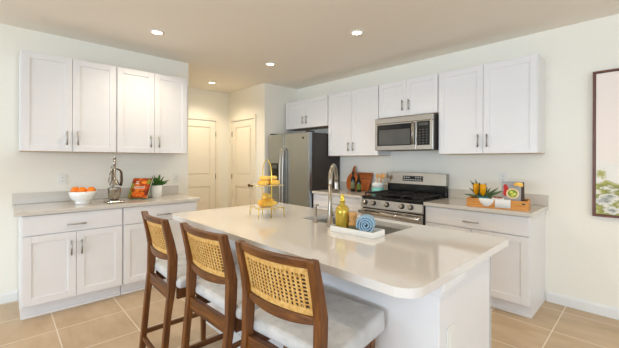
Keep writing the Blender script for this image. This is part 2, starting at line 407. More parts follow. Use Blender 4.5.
def counter(label, a, b, splash, m=None):
    t = thing('countertop', ((a[0]+b[0])/2, (a[1]+b[1])/2, .8765), 0, label, 'countertop', 'wall countertops')
    c = t.location
    q = MB(); q.box((a[0]-c.x, a[1]-c.y, 0), (b[0]-c.x, b[1]-c.y, .0345), .003); q.build('slab', QUARTZ2, t)
    q = MB(); q.box([splash[0][i]-c[i] for i in range(2)]+[.035], [splash[1][i]-c[i] for i in range(2)]+[.138], .002); q.build('backsplash', QUARTZ2, t)
counter('pale grey stone countertop along the left wall with backsplash', (XL+.001, .07), (-3.49, 1.622), ((XL+.001, .07), (XL+.021, 1.622)))
counter('short stone countertop between refrigerator and range holding cutting boards', (-3.255, 3.15), (-2.388, YB-.001), ((-3.255, YB-.021), (-2.388, YB-.001)))
counter('stone countertop right of the range holding the wooden crate', (-1.598, 3.15), (-.655, YB-.001), ((-1.598, YB-.021), (-.655, YB-.001)))

# ------------------------------------------------------------------ island
isl = thing('kitchen_island', (-1.53, 1.57, 0), 0, 'white kitchen island base under the long beige countertop', 'kitchen island')
def iw(x, y, z): return (x+1.53, y-1.57, z)
m = MB(); m.box(iw(-2.57, 1.23, 0), iw(-.557, 1.39, .8755), .004); m.build('knee_wall', CAB, isl)
def wrap(m, p, z0, z1, bev):
    m.box(iw(-2.57-p, 1.23-p, z0), iw(-.557+p, 1.2298, z1), bev)
    m.box(iw(-.5568, 1.23, z0), iw(-.557+p, 1.39+p, z1), bev); m.box(iw(-2.57-p, 1.23, z0), iw(-2.5702, 1.39+p, z1), bev)
m = MB(); wrap(m, .03, .842, .8755, .004); wrap(m, .016, .815, .8418, .003); m.build('cap_moulding', CAB, isl)
m = MB(); wrap(m, .014, 0, .095, .003); m.build('base_moulding', TRIM, isl)
m = MB()
m.box(iw(-.605, 1.391, 0), iw(-.585, 1.90, .8755)); m.box(iw(-2.56, 1.391, 0), iw(-2.54, 1.995, .8755))
m.box(iw(-2.54, 1.391, .10), iw(-.606, 1.995, .12)); m.box(iw(-2.54, 1.85, 0), iw(-.606, 1.865, .0995)); m.box(iw(-2.54, 1.985, .1205), iw(-.606, 1.995, .8755))
m.build('cabinet_shell', CAB, isl)
def outlet_mesh(t, w=.072, h=.116, gang=1, switch=False):
    # local: plate on plane y=0 facing -y
    m = MB(); m.box((-w/2, -.006, -h/2), (w/2, 0, h/2), .002); m.build('cover_plate', PLASTIC, t)
    m = MB(); m.box((-.017, -.0085, -.034), (.017, -.0061, .034), .001); m.build('receptacle', PLASTIC, t)
    m = MB()
    for z in (-.018, .018):
        for x in (-.006, .006): m.box((x-.001, -.0092, z-.004), (x+.001, -.0086, z+.004))
        m.box((-.002, -.0092, z-.011), (.002, -.0086, z-.007))
    m.build('slots', SLOT, t)
m = MB(); X = -.5565
m.box(iw(X, 1.29, .545), iw(X+.006, 1.362, .665), .002); o = m.build('outlet_plate', PLASTIC, isl)
m = MB(); m.box(iw(X+.0061, 1.31, .57), iw(X+.009, 1.342, .64), .001); m.build('receptacle', PLASTIC, o)

def rounded_rect(x0, y0, x1, y1, radii, n=8):
    pts = []
    for (cx, cy, a0), r in zip(((x0, y0, 180), (x1, y0, 270), (x1, y1, 0), (x0, y1, 90)), radii):
        sx = 1 if cx == x0 else -1; sy = 1 if cy == y0 else -1
        ox, oy = cx+sx*r, cy+sy*r
        for i in range(n+1):
            a = math.radians(a0+90*i/n); pts.append((ox+r*math.cos(a), oy+r*math.sin(a)))
    return pts
def slab_with_hole(name, outer, inner, z0, z1, m, parent=None):
    bm = bmesh.new(); es = []
    for loop in (outer, inner):
        vs = [bm.verts.new((x, y, z0)) for x, y in loop]
        es += [bm.edges.new((vs[i], vs[(i+1) % len(vs)])) for i in range(len(vs))]
    r = bmesh.ops.triangle_fill(bm, edges=es, use_beauty=True, use_dissolve=False)
    fs = [g for g in r['geom'] if isinstance(g, bmesh.types.BMFace)]
    e = bmesh.ops.extrude_face_region(bm, geom=fs)
    bmesh.ops.translate(bm, vec=(0, 0, z1-z0), verts=[v for v in e['geom'] if isinstance(v, bmesh.types.BMVert)])
    bmesh.ops.recalc_face_normals(bm, faces=bm.faces)
    me = bpy.data.meshes.new(name); bm.to_mesh(me); bm.free(); me.materials.append(m)
    o = bpy.data.objects.new(name, me); col.objects.link(o); o.parent = parent
    b = o.modifiers.new('bevel', 'BEVEL'); b.width = .004; b.segments = 2; b.limit_method = 'ANGLE'; b.angle_limit = math.radians(50)
    return o
SX0, SX1, SY0, SY1 = -1.765, -1.045, 1.605, 1.945
outer = [(x+1.53, y-1.57) for x, y in rounded_rect(-2.62, .965, -.526, 2.03, (.075, .085, .025, .02))]
inner = [(x+1.53, y-1.57) for x, y in rounded_rect(SX0, SY0, SX1, SY1, (.02,)*4, 4)]
ic = slab_with_hole('island_countertop', outer, inner, 0, .0345, QUARTZ)
ic.location = (-1.53, 1.57, .8765); tag(ic, 'long glossy beige stone island countertop with rounded corners and sink cutout', 'countertop')
# sink
t = thing('sink', ((SX0+SX1)/2, (SY0+SY1)/2, .66), 0, 'stainless undermount sink basin in the island countertop', 'sink')
m = MB(); hx, hy = (SX1-SX0)/2+.004, (SY1-SY0)/2+.004; tk = .004; H = .2155
m.box((-hx-tk, -hy-tk, 0), (hx+tk, hy+tk, tk)); m.box((-hx-tk, -hy-tk, tk), (-hx, hy+tk, H)); m.box((hx, -hy-tk, tk), (hx+tk, hy+tk, H))
m.box((-hx, -hy-tk, tk), (hx, -hy, H)); m.box((-hx, hy, tk), (hx, hy+tk, H)); m.build('basin', BASIN, t)
m = MB(); m.lathe([(.045, .0045), (.045, .007), (.03, .0065), (.028, .0045)], n=24); m.build('drain', NICKEL, t)
# faucet
t = thing('faucet', (-1.43, 1.552, .911), math.radians(121.5), 'tall brushed nickel gooseneck faucet on the island', 'faucet')
m = MB(); m.lathe([(.027, .0005), (.027, .012), (.019, .018), (.0175, .10), (.0135, .13), (.0135, .27)], n=20)
m.build('body', NICKEL, t)
m = MB(); R = .112; pts = [(0, 0, .265), (0, 0, .278)]+[(R-R*math.cos(a), 0, .28+R*math.sin(a)) for a in [PI*i/16 for i in range(1, 16)]]+[(2*R, 0, .28)]
m.tube(pts, .0135, 14); m.build('gooseneck', NICKEL, t)
m = MB(); m.lathe([(.0135, .2795), (.016, .27), (.017, .225), (.016, .212), (.011, .211)], (2*R, 0, 0), 18); m.build('spray_head', NICKEL, t)
m = MB(); m.tube([(0, -.017, .075), (0, -.035, .08), (.005, -.045, .10), (.007, -.05, .12)], [.008, .009, .006, .0055], 10); m.build('lever', NICKEL, t)
# slim dispenser
t = thing('soap_dispenser', (-1.585, 1.572, .911), 0, 'slim brushed nickel soap dispenser left of the faucet', 'soap dispenser')
m = MB(); m.lathe([(.02, .0005), (.02, .006), (.010, .012), (.0075, .03), (.0075, .10), (.009, .102), (.009, .125), (.004, .128)], n=16); m.build('pump', NICKEL, t)
m = MB(); m.tube([(0, .006, .118), (0, .022, .119), (0, .028, .112)], .004, 8); m.build('spout', NICKEL, t)

# sink-side tray and its contents
TZ = .911
t = thing('tray', (-1.183, 1.514, TZ), math.radians(4), 'narrow white rectangular tray beside the sink', 'tray')
m = MB(); a, b, h = .151, .062, .034
m.box((-a, -b, .0005), (a, b, .008), .002)
for p, q in (((-a, -b, .008), (a, -b+.008, h)), ((-a, b-.008, .008), (a, b, h)), ((-a, -b+.008, .008), (-a+.008, b-.008, h)), ((a-.008, -b+.008, .008), (a, b-.008, h))): m.box(p, q, .002)
m.build('tray_body', WHITEC, t)
t = thing('glass_bottle', (-1.292, 1.512, TZ+.0085), 0, 'golden glass bottle standing at the left end of the white tray', 'bottle')
m = MB(); m.lathe([(.038, 0), (.043, .004), (.043, .105), (.041, .122), (.034, .136), (.019, .148), (.0155, .153), (.0145, .17)], n=28); m.build('bottle_body', GOLDG, t)
m = MB(); m.lathe([(.0175, .17), (.0175, .18), (.011, .183), (.0115, .206), (.0135, .209), (.0115, .213)], n=18); m.build('stopper', GOLD, t)
t = thing('dish_brush', (-1.222, 1.528, TZ+.0085), 0, 'small wooden dish brush standing between golden bottle and rolled towel', 'brush')
m = MB(); m.lathe([(.027, .0), (.029, .02), (.027, .03)], n=20); m.build('bristles', LABELC, t)
m = MB(); m.lathe([(.028, .03), (.029, .04), (.02, .054), (.017, .068), (.024, .084), (.028, .098), (.022, .107), (.006, .11)], n=20); m.build('wooden_handle', BEECH, t)
# rolled towel: spiral section swept along its axis
t = thing('rolled_towel', (-1.108, 1.508, TZ+.0085), math.radians(30), 'blue towel rolled into a spiral on the white tray', 'towel')
m = MB(); th = .009; turns = 3.4; n = 110
def spir(i, off): 
    a = 2*PI*turns*i/n; r = .006+.0132*turns*i/n+off; return r*math.cos(a+1.0), .0575+r*math.sin(a+1.0)
sec = [spir(i, .0040) for i in range(n+1)]+[spir(i, -.0040) for i in range(n, -1, -1)]
rings = []
for y in (-.045, -.04, .038, .043):
    rings.append([m.bm.verts.new((x*(.985 if abs(y) > .042 else 1), y, .0575+(z-.0575)*(.985 if abs(y) > .042 else 1))) for x, z in sec])
K = len(sec)
for k in range(3):
    for j in range(K):
        f = m.bm.faces.new((rings[k][j], rings[k][(j+1) % K], rings[k+1][(j+1) % K], rings[k+1][j])); f.smooth = True
for rg in (rings[0], rings[-1]):
    for j in range(n): m.bm.faces.new((rg[j], rg[j+1], rg[2*n-j], rg[2*n+1-j]))
m.build('towel_roll', TOWEL, t)

# ------------------------------------------------------------------ tiered stand with pastries
TS = Vector((-2.012, 1.469, TZ)); TR = math.radians(74)
t = thing('tiered_stand', TS, TR, 'two-tier serving stand with gold wire handle on the island', 'serving stand')
S = .096; ZL, ZU = .07, .235
for z, nm in ((ZL, 'lower_plate'), (ZU, 'upper_plate')):
    m = MB(); m.box((-S, -S, z), (S, S, z+.007), .002); m.build(nm, WHITEC, t)
m = MB(); yy = S+.0042
arch = [(0, -yy, .0), (0, -yy, .28)]+[(0, -yy*math.cos(PI*i/14), .32+.11*math.sin(PI*i/14)) for i in range(0, 15)]+[(0, yy, .28), (0, yy, .0)]
m.tube(arch, .0036, 8)
for z in (ZL, ZU):
    c = S+.0036
    m.tube([(-c, -c, z+.003), (c, -c, z+.003), (c, c, z+.003), (-c, c, z+.003)], .0032, 6, closed=True)
for sx in (-1, 1):
    for sy in (-1, 1): m.tube([(sx*S, sy*S, ZL), (sx*(S+.006), sy*(S+.006), .004)], .0034, 6)
m.build('gold_frame', GOLD, t)
def at_stand(x, y, z): return TS+Vector((x*math.cos(TR)-y*math.sin(TR), x*math.sin(TR)+y*math.cos(TR), z))
def croissant_bm(L_, r, bend, mb):
    n = 18; pts = []; rad = []
    for i in range(n+1):
        u = i/n*2-1; a = u*bend; Rr = L_/(2*math.sin(bend)) if bend else 0
        pts.append((Rr*math.sin(a), Rr*math.cos(a)-Rr, r*.92-.15*r*abs(u)))
        seg = .86+.14*abs(math.sin((u+1)*PI*3.5)); rad.append(max(.004, r*(1-abs(u)**2.2*.72)*seg))
    vs = mb.tube(pts, rad, 12); mz = min(v.co.z for v in vs)
    for v in vs: v.co.z = (v.co.z-mz)*.92
def pastry(name, lx, ly, lz, rz, label, L_=.11, r=.03, bend=.75, m_=BREAD, tilt=0):
    mb = MB(); croissant_bm(L_, r, bend, mb); o = mb.build(name, m_); o.location = at_stand(lx, ly, lz); o.rotation_euler = (tilt, 0, TR+rz)
    return tag(o, label, 'pastry', 'pastries on the tiered stand')
pl = .0072
pastry('croissant', -.02, -.045, ZL+pl, .15, 'golden croissant lying at the front of the lower tier', .15, .033)
pastry('croissant', .02, .045, ZL+pl, PI+.2, 'golden croissant at the back of the lower tier', .14, .033)
pastry('croissant', -.012, .0, ZL+pl+.052, .9, 'croissant stacked on top of the two on the lower tier', .13, .027, m_=BREAD2)
def bun(lx, ly, lz, label, r=.044, h=.036, m_=BREAD2, sx=1.0):
    mb = MB(); mb.lathe([(r*.6, 0), (r*.92, h*.18), (r, h*.45), (r*.9, h*.75), (r*.6, h*.95), (r*.1, h)], n=24)
    mb.xf(mb.bm.verts, Matrix.Diagonal((sx, 1, 1, 1)))
    o = mb.build('bread_roll', m_); o.location = at_stand(lx, ly, lz); o.rotation_euler = (0, 0, TR); return tag(o, label, 'pastry', 'pastries on the tiered stand')
bun(-.044, -.042, ZU+pl, 'flat bread roll at front left of the upper tier', m_=BREAD)
bun(.045, -.040, ZU+pl, 'flat bread roll at front right of the upper tier', m_=BREAD)
bun(.0, .045, ZU+pl, 'flat bread roll at the back of the upper tier', m_=BREAD)
bun(-.02, -.015, ZU+pl+.0365, 'long bread roll topping the left of the upper tier pile', .034, .032, sx=1.35)
bun(.055, .012, ZU+pl+.0365, 'round bread roll topping the right of the upper tier pile', .033, .03)

# ------------------------------------------------------------------ bar stools
def make_stool(label):
    t = thing('bar_stool', (0, 0, 0), 0, label, 'bar stool', 'bar stools at the island')
    W = .214
    def yb(z):          # centre line of the rear post
        P_ = [(0, -.058), (.45, -.018), (.62, .004), (.80, .008), (1.02, -.045)]
        for (a, ya), (b, yb_) in zip(P_, P_[1:]):
            if z <= b: return ya+(yb_-ya)*(z-a)/(b-a)
        return P_[-1][1]
    def dep(z): return .0175+.009*max(0, 1-abs(z-.74)/.28)
    for s in (-1, 1):   # rear legs run up into the back posts
        m = MB(); secs = []
        for z in (0, .2, .45, .6, .7, .78, .86, .95, 1.0):
            x0, x1 = s*W, s*(W-.032); y = yb(z); d = dep(z); xs = sorted((x0, x1))
            secs.append([(xs[0], y-d, z), (xs[1], y-d, z), (xs[1], y+d, z), (xs[0], y+d, z)])
        m.sweep(secs); m.build('rear_leg', WALNUT_V, t, bevel=.005)
        m = MB(); x = s*(W-.022); secs = []
        for z, q in ((0, .015), (.52, .018)): secs.append([(x-q, .365-q, z), (x+q, .365-q, z), (x+q, .365+q, z), (x-q, .365+q, z)])
        m.sweep(secs); m.build('front_leg', WALNUT_V, t, bevel=.004)
    xi = W-.032
    def curved(z0, z1, th, bulge, name, mtl, zb=None, x=xi, off=0, bev=.004, dz=0):
        m = MB(); secs = []; n = 14
        for i in range(n+1):
            u = i/n*2-1; yy = -bulge*(1-u*u)+off; c = dz*(1-u*u)
            a0, a1 = yb(z0)+yy, yb(z1)+yy
            secs.append([(u*x, a0-th, z0-c), (u*x, a0+th, z0-c), (u*x, a1+th, z1), (u*x, a1-th, z1)])
        m.sweep(secs); return m.build(name, mtl, t, bevel=bev)
    curved(.966, .999, .014, .028, 'top_rail', WALNUT_X)
    curved(.757, .783, .014, .022, 'lower_rail', WALNUT_X, dz=.016)
    # cane panel: woven strips over a solid dark brown sheet
    m = MB(); x = xi; z0, z1 = .779, .968; bul = .026
    def P(u, z, o): return Vector((u*x, yb(z)-bul*(1-u*u)+o, z))
    def strip_z(u0, u1, za, zb_, o, th):
        n = 2; secs = []
        for i in range(n+1):
            z = za+(zb_-za)*i/n
            secs.append([P(u0, z, o-th), P(u1, z, o-th), P(u1, z, o+th), P(u0, z, o+th)])
        m.sweep(secs)
    def strip_x(za, zb_, o, th, ua=-1, ub=1):
        n = 14; secs = []
        for i in range(n+1):
            u = ua+(ub-ua)*i/n
            secs.append([P(u, za, o-th), P(u, za, o+th), P(u, zb_, o+th), P(u, zb_, o-th)])
        m.sweep(secs)
    bz, bu = .028, .14
    strip_x(z0, z0+bz, 0, .0022); strip_x(z1-bz, z1, 0, .0022)
    strip_z(-1, -1+bu, z0+bz, z1-bz, 0, .0022); strip_z(1-bu, 1, z0+bz, z1-bz, 0, .0022)
    nx, nz = 15, 9
    for i in range(1, nx):
        u = -1+bu+(2-2*bu)*i/nx; strip_z(u-.026, u+.026, z0+bz-.002, z1-bz+.002, -.0006, .0011)
    for k in range(1, nz):
        z = z0+bz+(z1-z0-2*bz)*k/nz; strip_x(z-.0028, z+.0028, .0008, .0011, -1+bu, 1-bu)
    random.seed(3)
    for zz in (z0+bz, z1-bz):
        for i in range(26):
            u = -1+bu+(2-2*bu)*(i+.5)/26; l = random.uniform(.004, .016); s_ = 1 if zz < .87 else -1
            strip_z(u-.008, u+.008, zz, zz+s_*l, -.002, .001)
    m.mi = 1; strip_x(z0, z1, .006, .0015)
    m.build('cane_panel', [CANE, CANEB], t)
    # seat
    m = MB(); vs = m.box((-.250, .022, .596), (.250, .40, .664), .022, 4)
    for v in m.bm.verts:
        if v.co.z > .635: v.co.z += (v.co.y-.13)*.11+.010*(1-(v.co.x/.265)**2)*(1-((v.co.y-.215)/.2)**2)
    for f in m.bm.faces: f.smooth = True
    m.build('seat_cushion', FABRIC, t)
    m = MB(); m.box((-xi+.001, -.012, .525), (xi-.001, .012, .595), .003); m.build('rear_apron', WALNUT_X, t)
    m = MB(); m.box((-W+.006, .347, .5205), (W-.006, .383, .595), .003); m.build('front_apron', WALNUT_X, t)
    for s in (-1, 1):
        x = s*(W-.022); m = MB(); m.box((x-.011, .033, .525), (x+.011, .346, .595), .003); m.build('side_apron', WALNUT_Y, t)
    for s in (-1, 1):
        x = s*(W-.018); m = MB(); m.box((x-.010, -.024, .19), (x+.010, .349, .218), .003); m.build('side_stretcher', WALNUT_Y, t)
    m = MB(); m.box((-xi+.001, -.053, .158), (xi-.001, -.031, .186), .003); m.build('rear_stretcher', WALNUT_X, t)
    m = MB(); m.box((-W+.039, .355, .25), (W-.039, .375, .28), .003); m.build('foot_rest', WALNUT_X, t)
    return t
st = make_stool('walnut bar stool with cane back, nearest the rounded countertop corner')
for i, (x, y, rz, lb) in enumerate([(-.988, .785, .105, None), (-1.535, .760, .04, 'middle walnut cane-back bar stool, between the other two'),
                                  (-2.095, .7155, -.03, 'walnut cane-back bar stool nearest the left wall cabinets')]):
    o = st if i == 0 else copy_tree(st)
    o.location = (x, y, 0); o.rotation_euler = (0, 0, rz)
    if lb: o['label'] = lb

# ------------------------------------------------------------------ refrigerator
fx0, fx1, fy = -4.228, -3.268, 3.11
t = thing('refrigerator', ((fx0+fx1)/2, 3.45, 0), 0, 'stainless side-by-side refrigerator with dark grey sides', 'refrigerator')
c = t.location
def fw_(x, y, z): return (x-c.x, y-c.y, z)
m = MB(); m.box(fw_(fx0+.003, fy+.068, .02), fw_(fx1-.003, 3.76, 1.735), .004); m.build('body', DARKGREY, t)
xs = -3.825
def fdoor(x0, x1):
    m = MB(); m.box(fw_(x0, fy, .085), fw_(x1, fy+.062, 1.742), .012, 3); return m
d1 = fdoor(fx0, xs-.003).build('freezer_door', STEEL, t); d2 = fdoor(xs+.003, fx1).build('fridge_door', STEEL, t)
def fhandle(x, par):
    m = MB(); pts = [(x, fy+.004, 1.51), (x, fy-.03, 1.505)]+[(x, fy-.043-.012*math.sin(PI*i/8), 1.48-.86*i/8) for i in range(9)]+[(x, fy-.03, .595), (x, fy+.004, .59)]
    m.tube([fw_(*p) for p in pts], .0125, 10); m.build('handle', NICKEL, par)
fhandle(xs-.032, d1); fhandle(xs+.032, d2)
m = MB(); m.box(fw_(-4.15, fy-.004, .93), fw_(-3.97, fy-.0005, 1.29), .002); dp = m.build('dispenser', BLACKG, d1)
m = MB(); m.box(fw_(-4.13, fy-.0065, 1.21), fw_(-3.99, fy-.0045, 1.27), .001); m.build('dispenser_controls', GREYG, d1)
m = MB(); m.lathe([(.017, -.0005), (.017, .003), (.012, .005), (.002, .0055)], fw_(fx1-.13, fy, 1.66), 20, Matrix.Rotation(PI/2, 3, 'X')); m.build('badge', BLACK, d2)
m = MB(); m.box(fw_(fx0+.01, fy+.03, .012), fw_(fx1-.01, fy+.067, .08)); m.build('grille', BLACK, t)
for xa in (fx0+.02, fx1-.1):
    m = MB(); m.box(fw_(xa, fy+.02, 1.743), fw_(xa+.08, fy+.13, 1.762), .003); m.build('hinge_cover', DARKGREY, t)
m = MB()
for x in (fx0+.06, fx1-.06):
    for y in (fy+.1, 3.7): m.lathe([(.02, 0), (.02, .021)], fw_(x, y, 0), 12)
m.build('levelling_feet', BLACK, t)

# ------------------------------------------------------------------ range
rx0, rx1, ry = -2.383, -1.602, 3.135
t = thing('gas_range', ((rx0+rx1)/2, 3.45, 0), 0, 'stainless gas range with black grates between the base cabinets', 'range')
c = t.location.copy(); rw = lambda x, y, z: (x-c.x, y-c.y, z)
m = MB(); m.box(rw(rx0, ry+.035, .03), rw(rx1, 3.78, .90)); m.box(rw(rx0+.02, ry+.06, 0), rw(rx1-.02, 3.72, .03)); m.build('body', BLACK, t)
m = MB(); m.sweep([[rw(x, ry+.034, .785), rw(x, ry-.005, .785), rw(x, ry-.005, .80), rw(x, ry+.012, .882), rw(x, ry+.034, .882)] for x in (rx0, rx1)]); cp = m.build('control_panel', STEELH, t, bevel=.002)
rot = Matrix.Rotation(PI/2-.2, 3, 'X')
for x in (-2.325, -2.205, -2.03, -1.84, -1.735):
    m = MB(); m.mi = 1; m.lathe([(.029, -.002), (.029, .005), (.021, .006)], rw(x, ry+.002, .842), 20, rot); m.mi = 0; m.lathe([(.022, .0055), (.021, .03), (.017, .034), (.002, .035)], rw(x, ry+.002, .842), 18, rot); m.build('knob', [NICKEL, BLACK], cp)
m = MB(); m.box(rw(rx0+.004, ry-.003, .235), rw(rx1-.004, ry+.034, .772), .004); od = m.build('oven_door', STEELH, t)
m = MB(); m.box(rw(rx0+.09, ry-.005, .33), rw(rx1-.09, ry-.0031, .64), .001); m.build('oven_window', BLACKG, od)
m = MB(); hy = ry-.055; m.tube([rw(rx0+.01, hy, .735), rw(rx1-.01, hy, .735)], .02, 14)
for x in (rx0+.035, rx1-.035): m.box(rw(x-.016, hy+.005, .722), rw(x+.016, ry-.0032, .748), .003)
m.build('handle', STEELH, od)
m = MB(); m.box(rw(rx0+.004, ry-.002, .045), rw(rx1-.004, ry+.034, .222), .004); m.build('storage_drawer', STEELH, t)
m = MB(); m.box(rw(rx0, ry+.008, .9005), rw(rx1, 3.70, .918), .004); m.build('cooktop', BLACK, t)
def grate(x0, x1):
    m = MB(); y0, y1 = ry+.05, 3.655; z = .948; r = .006
    for x in (x0+.008, x1-.008): m.box(rw(x-r, y0, z-r), rw(x+r, y1, z+r), .002)
    for y in (y0+.006, (y0+y1)/2, y1-.006): m.box(rw(x0+.008, y-r, z-r), rw(x1-.008, y+r, z+r), .002)
    for k in range(1, 4):
        x = x0+(x1-x0)*k/4; m.box(rw(x-.004, y0, z-.004), rw(x+.004, y1, z+.007), .001)
    for x in (x0+.008, x1-.008):
        for y in (y0+.01, y1-.01): m.box(rw(x-.006, y-.006, .9182), rw(x+.006, y+.006, z))
    return m.build('grate', IRON, t)
gw = (rx1-rx0-.03)/3
for i in range(3): grate(rx0+.015+gw*i, rx0+.015+gw*(i+1)-.004)
m = MB(); gx = (rx0+rx1)/2; m.box(rw(gx-.105, ry+.10, .956), rw(gx+.105, 3.60, .966), .004); m.build('griddle', BLACKG, t)
for x, y, r in ((-2.24, ry+.16, .045), (-2.24, ry+.40, .04), (-1.745, ry+.16, .05), (-1.745, ry+.40, .04), (-1.992, ry+.28, .045)):
    m = MB(); m.lathe([(r, .9182), (r, .926), (r*.75, .928), (r*.75, .934), (r*.1, .936)], rw(x, y, 0), 20); m.build('burner', IRON, t)
m = MB(); m.box(rw(rx0+.006, 3.702, .9005), rw(rx1-.006, 3.775, 1.05), .002); m.build('backguard_base', BLACK, t)
m = MB(); n = 12; secs = []
for i in range(n+1):
    u = i/n*2-1; x = (rx0+rx1)/2+u*(rx1-rx0)/2; zt = 1.182+.012*(1-u*u)
    secs.append([rw(x, 3.685, 1.045), rw(x, 3.70, zt), rw(x, 3.78, zt), rw(x, 3.78, 1.045)])
m.sweep(secs); bgd = m.build('backguard_panel', STEELH, t, bevel=.003)
def onp(z): return 3.685+(z-1.045)*.015/.14-.002
m = MB(); m.sweep([[rw(x, onp(1.085)-.002, 1.085), rw(x, onp(1.148)-.002, 1.148), rw(x, onp(1.148)+.002, 1.148), rw(x, onp(1.085)+.002, 1.085)] for x in (-2.15, -1.88)]); dsp = m.build('display', BLACKG, bgd)
m = MB()
for r_ in range(2):
    for i in range(8):
        x = -2.135+i*.031+(.0 if i < 3 or i > 4 else 0)
        if r_ == 1 and i in (3, 4): continue
        z = 1.098+.028*r_; m.box(rw(x, onp(z)-.0035, z), rw(x+.018, onp(z)-.0022, z+.009))
m.build('buttons', LINEN, dsp)

# ------------------------------------------------------------------ microwave
mx0, mx1, my, mz0, mz1 = -2.362, -1.612, 3.385, 1.462, 1.855
t = thing('microwave', ((mx0+mx1)/2, 3.59, mz0), 0, 'stainless over-the-range microwave with black glass door', 'microwave')
c2 = t.location.copy(); mw = lambda x, y, z: (x-c2.x, y-c2.y, z-c2.z)
m = MB(); m.box(mw(mx0, my+.03, mz0), mw(mx1, 3.78, mz1-.001), .002); m.build('body', DARKGREY, t)
Wm, Hm = mx1-mx0, mz1-mz0
fxx = lambda f: mx0+Wm*f
fzz = lambda f: mz0+Hm*f
m = MB(); m.box(mw(mx0, my, mz0+.002), mw(fxx(.74), my+.0295, fzz(.83)), .004); md = m.build('door', STEELH, t)
m = MB(); m.box(mw(fxx(.045), my-.003, fzz(.14)), mw(fxx(.66), my-.0005, fzz(.79)), .001); m.build('door_glass', BLACKG, md)
m = MB(); m.box(mw(fxx(.085), my-.0045, fzz(.17)), mw(fxx(.645), my-.0032, fzz(.63)), .0005); m.build('window_screen', GREYG, md)
m = MB(); m.tube([mw(fxx(.70), my-.03, fzz(.15)), mw(fxx(.70), my-.03, fzz(.80))], .011, 12)
for f in (.2, .75): m.tube([mw(fxx(.70), my-.03, fzz(f)), mw(fxx(.70), my+.003, fzz(f))], .008, 8)
m.build('handle', NICKEL, md)
m = MB(); m.box(mw(fxx(.742), my, mz0+.002), mw(mx1, my+.0295, fzz(.83)), .004); cpn = m.build('control_panel', STEELH, t)
m = MB(); m.box(mw(fxx(.755), my-.003, fzz(.13)), mw(fxx(.955), my-.0005, fzz(.81)), .001); kp = m.build('keypad', BLACKG, cpn)
m = MB()
for i in range(3):
    for k in range(6): m.box(mw(fxx(.785+.055*i), my-.0042, fzz(.18+.075*k)), mw(fxx(.785+.055*i)+.022, my-.0031, fzz(.18+.075*k)+.012))
m.build('keys', GREYG, kp)
m = MB(); m.box(mw(fxx(.785), my-.0042, fzz(.69)), mw(fxx(.93), my-.0031, fzz(.77))); m.build('display', GREYG, kp)
m = MB(); m.box(mw(mx0, my, fzz(.835)), mw(mx1, my+.0295, mz1-.001), .004); m.build('vent_strip', STEELH, t)

# ------------------------------------------------------------------ painting
t = thing('framed_painting', (.14, YB-.0005, 1.492), 0, 'abstract pale painting with green splashes in a thin walnut frame', 'painting')
hw, hh = .475, .632
m = MB(); fwid = .018
for a, b in (((-hw, -.035, -hh), (-hw+fwid, 0, hh)), ((hw-fwid, -.035, -hh), (hw, 0, hh)), ((-hw+fwid, -.035, hh-fwid), (hw-fwid, 0, hh)), ((-hw+fwid, -.035, -hh), (hw-fwid, 0, -hh+fwid))): m.box(a, b, .0015)
m.build('frame', FRAMEW, t)
m = MB(); m.box((-hw+fwid+.004, -.026, -hh+fwid+.004), (hw-fwid-.004, -.001, hh-fwid-.004)); m.build('canvas', ART, t)

# ------------------------------------------------------------------ wall outlets
def wall_outlet(loc, rz, label):
    t = thing('electrical_outlet', loc, rz, label, 'outlet', 'wall outlets'); outlet_mesh(t)
wall_outlet((XL+.0005, .448, 1.138), PI/2, 'white electrical outlet on the wall above the orange bowl')
wall_outlet((XL+.0005, 1.60, 1.108), PI/2, 'white electrical outlet on the wall behind the potted plant')
wall_outlet((-1.04, YB-.0005, 1.165), 0, 'white electrical outlet on the wall above the wooden crate')

# ------------------------------------------------------------------ left counter objects
CT = .9112
bx, by = -3.765, .568
m = MB(); m.lathe([(.062, 0), (.064, .018), (.058, .028), (.088, .046), (.107, .08), (.115, .122), (.111, .124), (.104, .102), (.08, .088), (.03, .0865), (.002, .0865)], n=40)
o = m.build('fruit_bowl', WHITEC); o.location = (bx, by, CT); tag(o, 'white footed ceramic bowl full of oranges on the left counter', 'bowl')
OL = [(-.0765, -.004, .1268, 'leftmost of the three oranges in the white bowl'), (0, .012, .1258, 'middle of the three oranges in the white bowl'), (.0765, -.004, .1268, 'rightmost of the three oranges in the white bowl')]
for u_, v_, z, lb in OL:
    m = MB(); m.sphere((0, 0, 0), .0385, (1, 1, .97)); m.mi = 1; m.lathe([(.004, .0365), (.003, .0385), (.0008, .039)], n=8)
    o = m.build('orange', [ORANGE, LEAF]); o.location = (bx+.69*u_+.7236*v_, by+.7236*u_-.69*v_, CT+z); o.rotation_euler = (random.uniform(-.6, .6), random.uniform(-.6, .6), 0)
    tag(o, lb, 'orange', 'oranges in the bowl')
# lever citrus press
t = thing('citrus_press', (-3.70, .815, CT), PI/2, 'metal lever citrus press standing on the left counter', 'citrus juicer')
m = MB(); m.box((-.072, -.09, .0), (.072, .085, .016), .007, 3); m.lathe([(.062, .016), (.058, .024), (.03, .03)], (0, -.02, 0), 24); m.build('base_plate', CHROME, t)
m = MB(); m.lathe([(.042, .032), (.05, .04), (.058, .135), (.062, .145), (.058, .146), (.045, .05), (.03, .045)], (0, -.02, 0), 28); m.build('cup', CHROME, t)
m = MB(); m.box((-.015, .045, .0161), (.015, .075, .36), .006); m.box((-.013, -.035, .33), (.013, .075, .362), .006); m.build('column', CHROME, t)
m = MB(); m.lathe([(.05, .175), (.046, .182), (.032, .215), (.016, .235), (.012, .24), (.012, .35)], (0, -.02, 0), 24); m.build('press_cone', CHROME, t)
m = MB(); m.tube([(0, -.02, .34), (0, -.02, .445)], .013, 12); m.sphere((0, -.02, .447), .017); m.build('ram', CHROME, t)
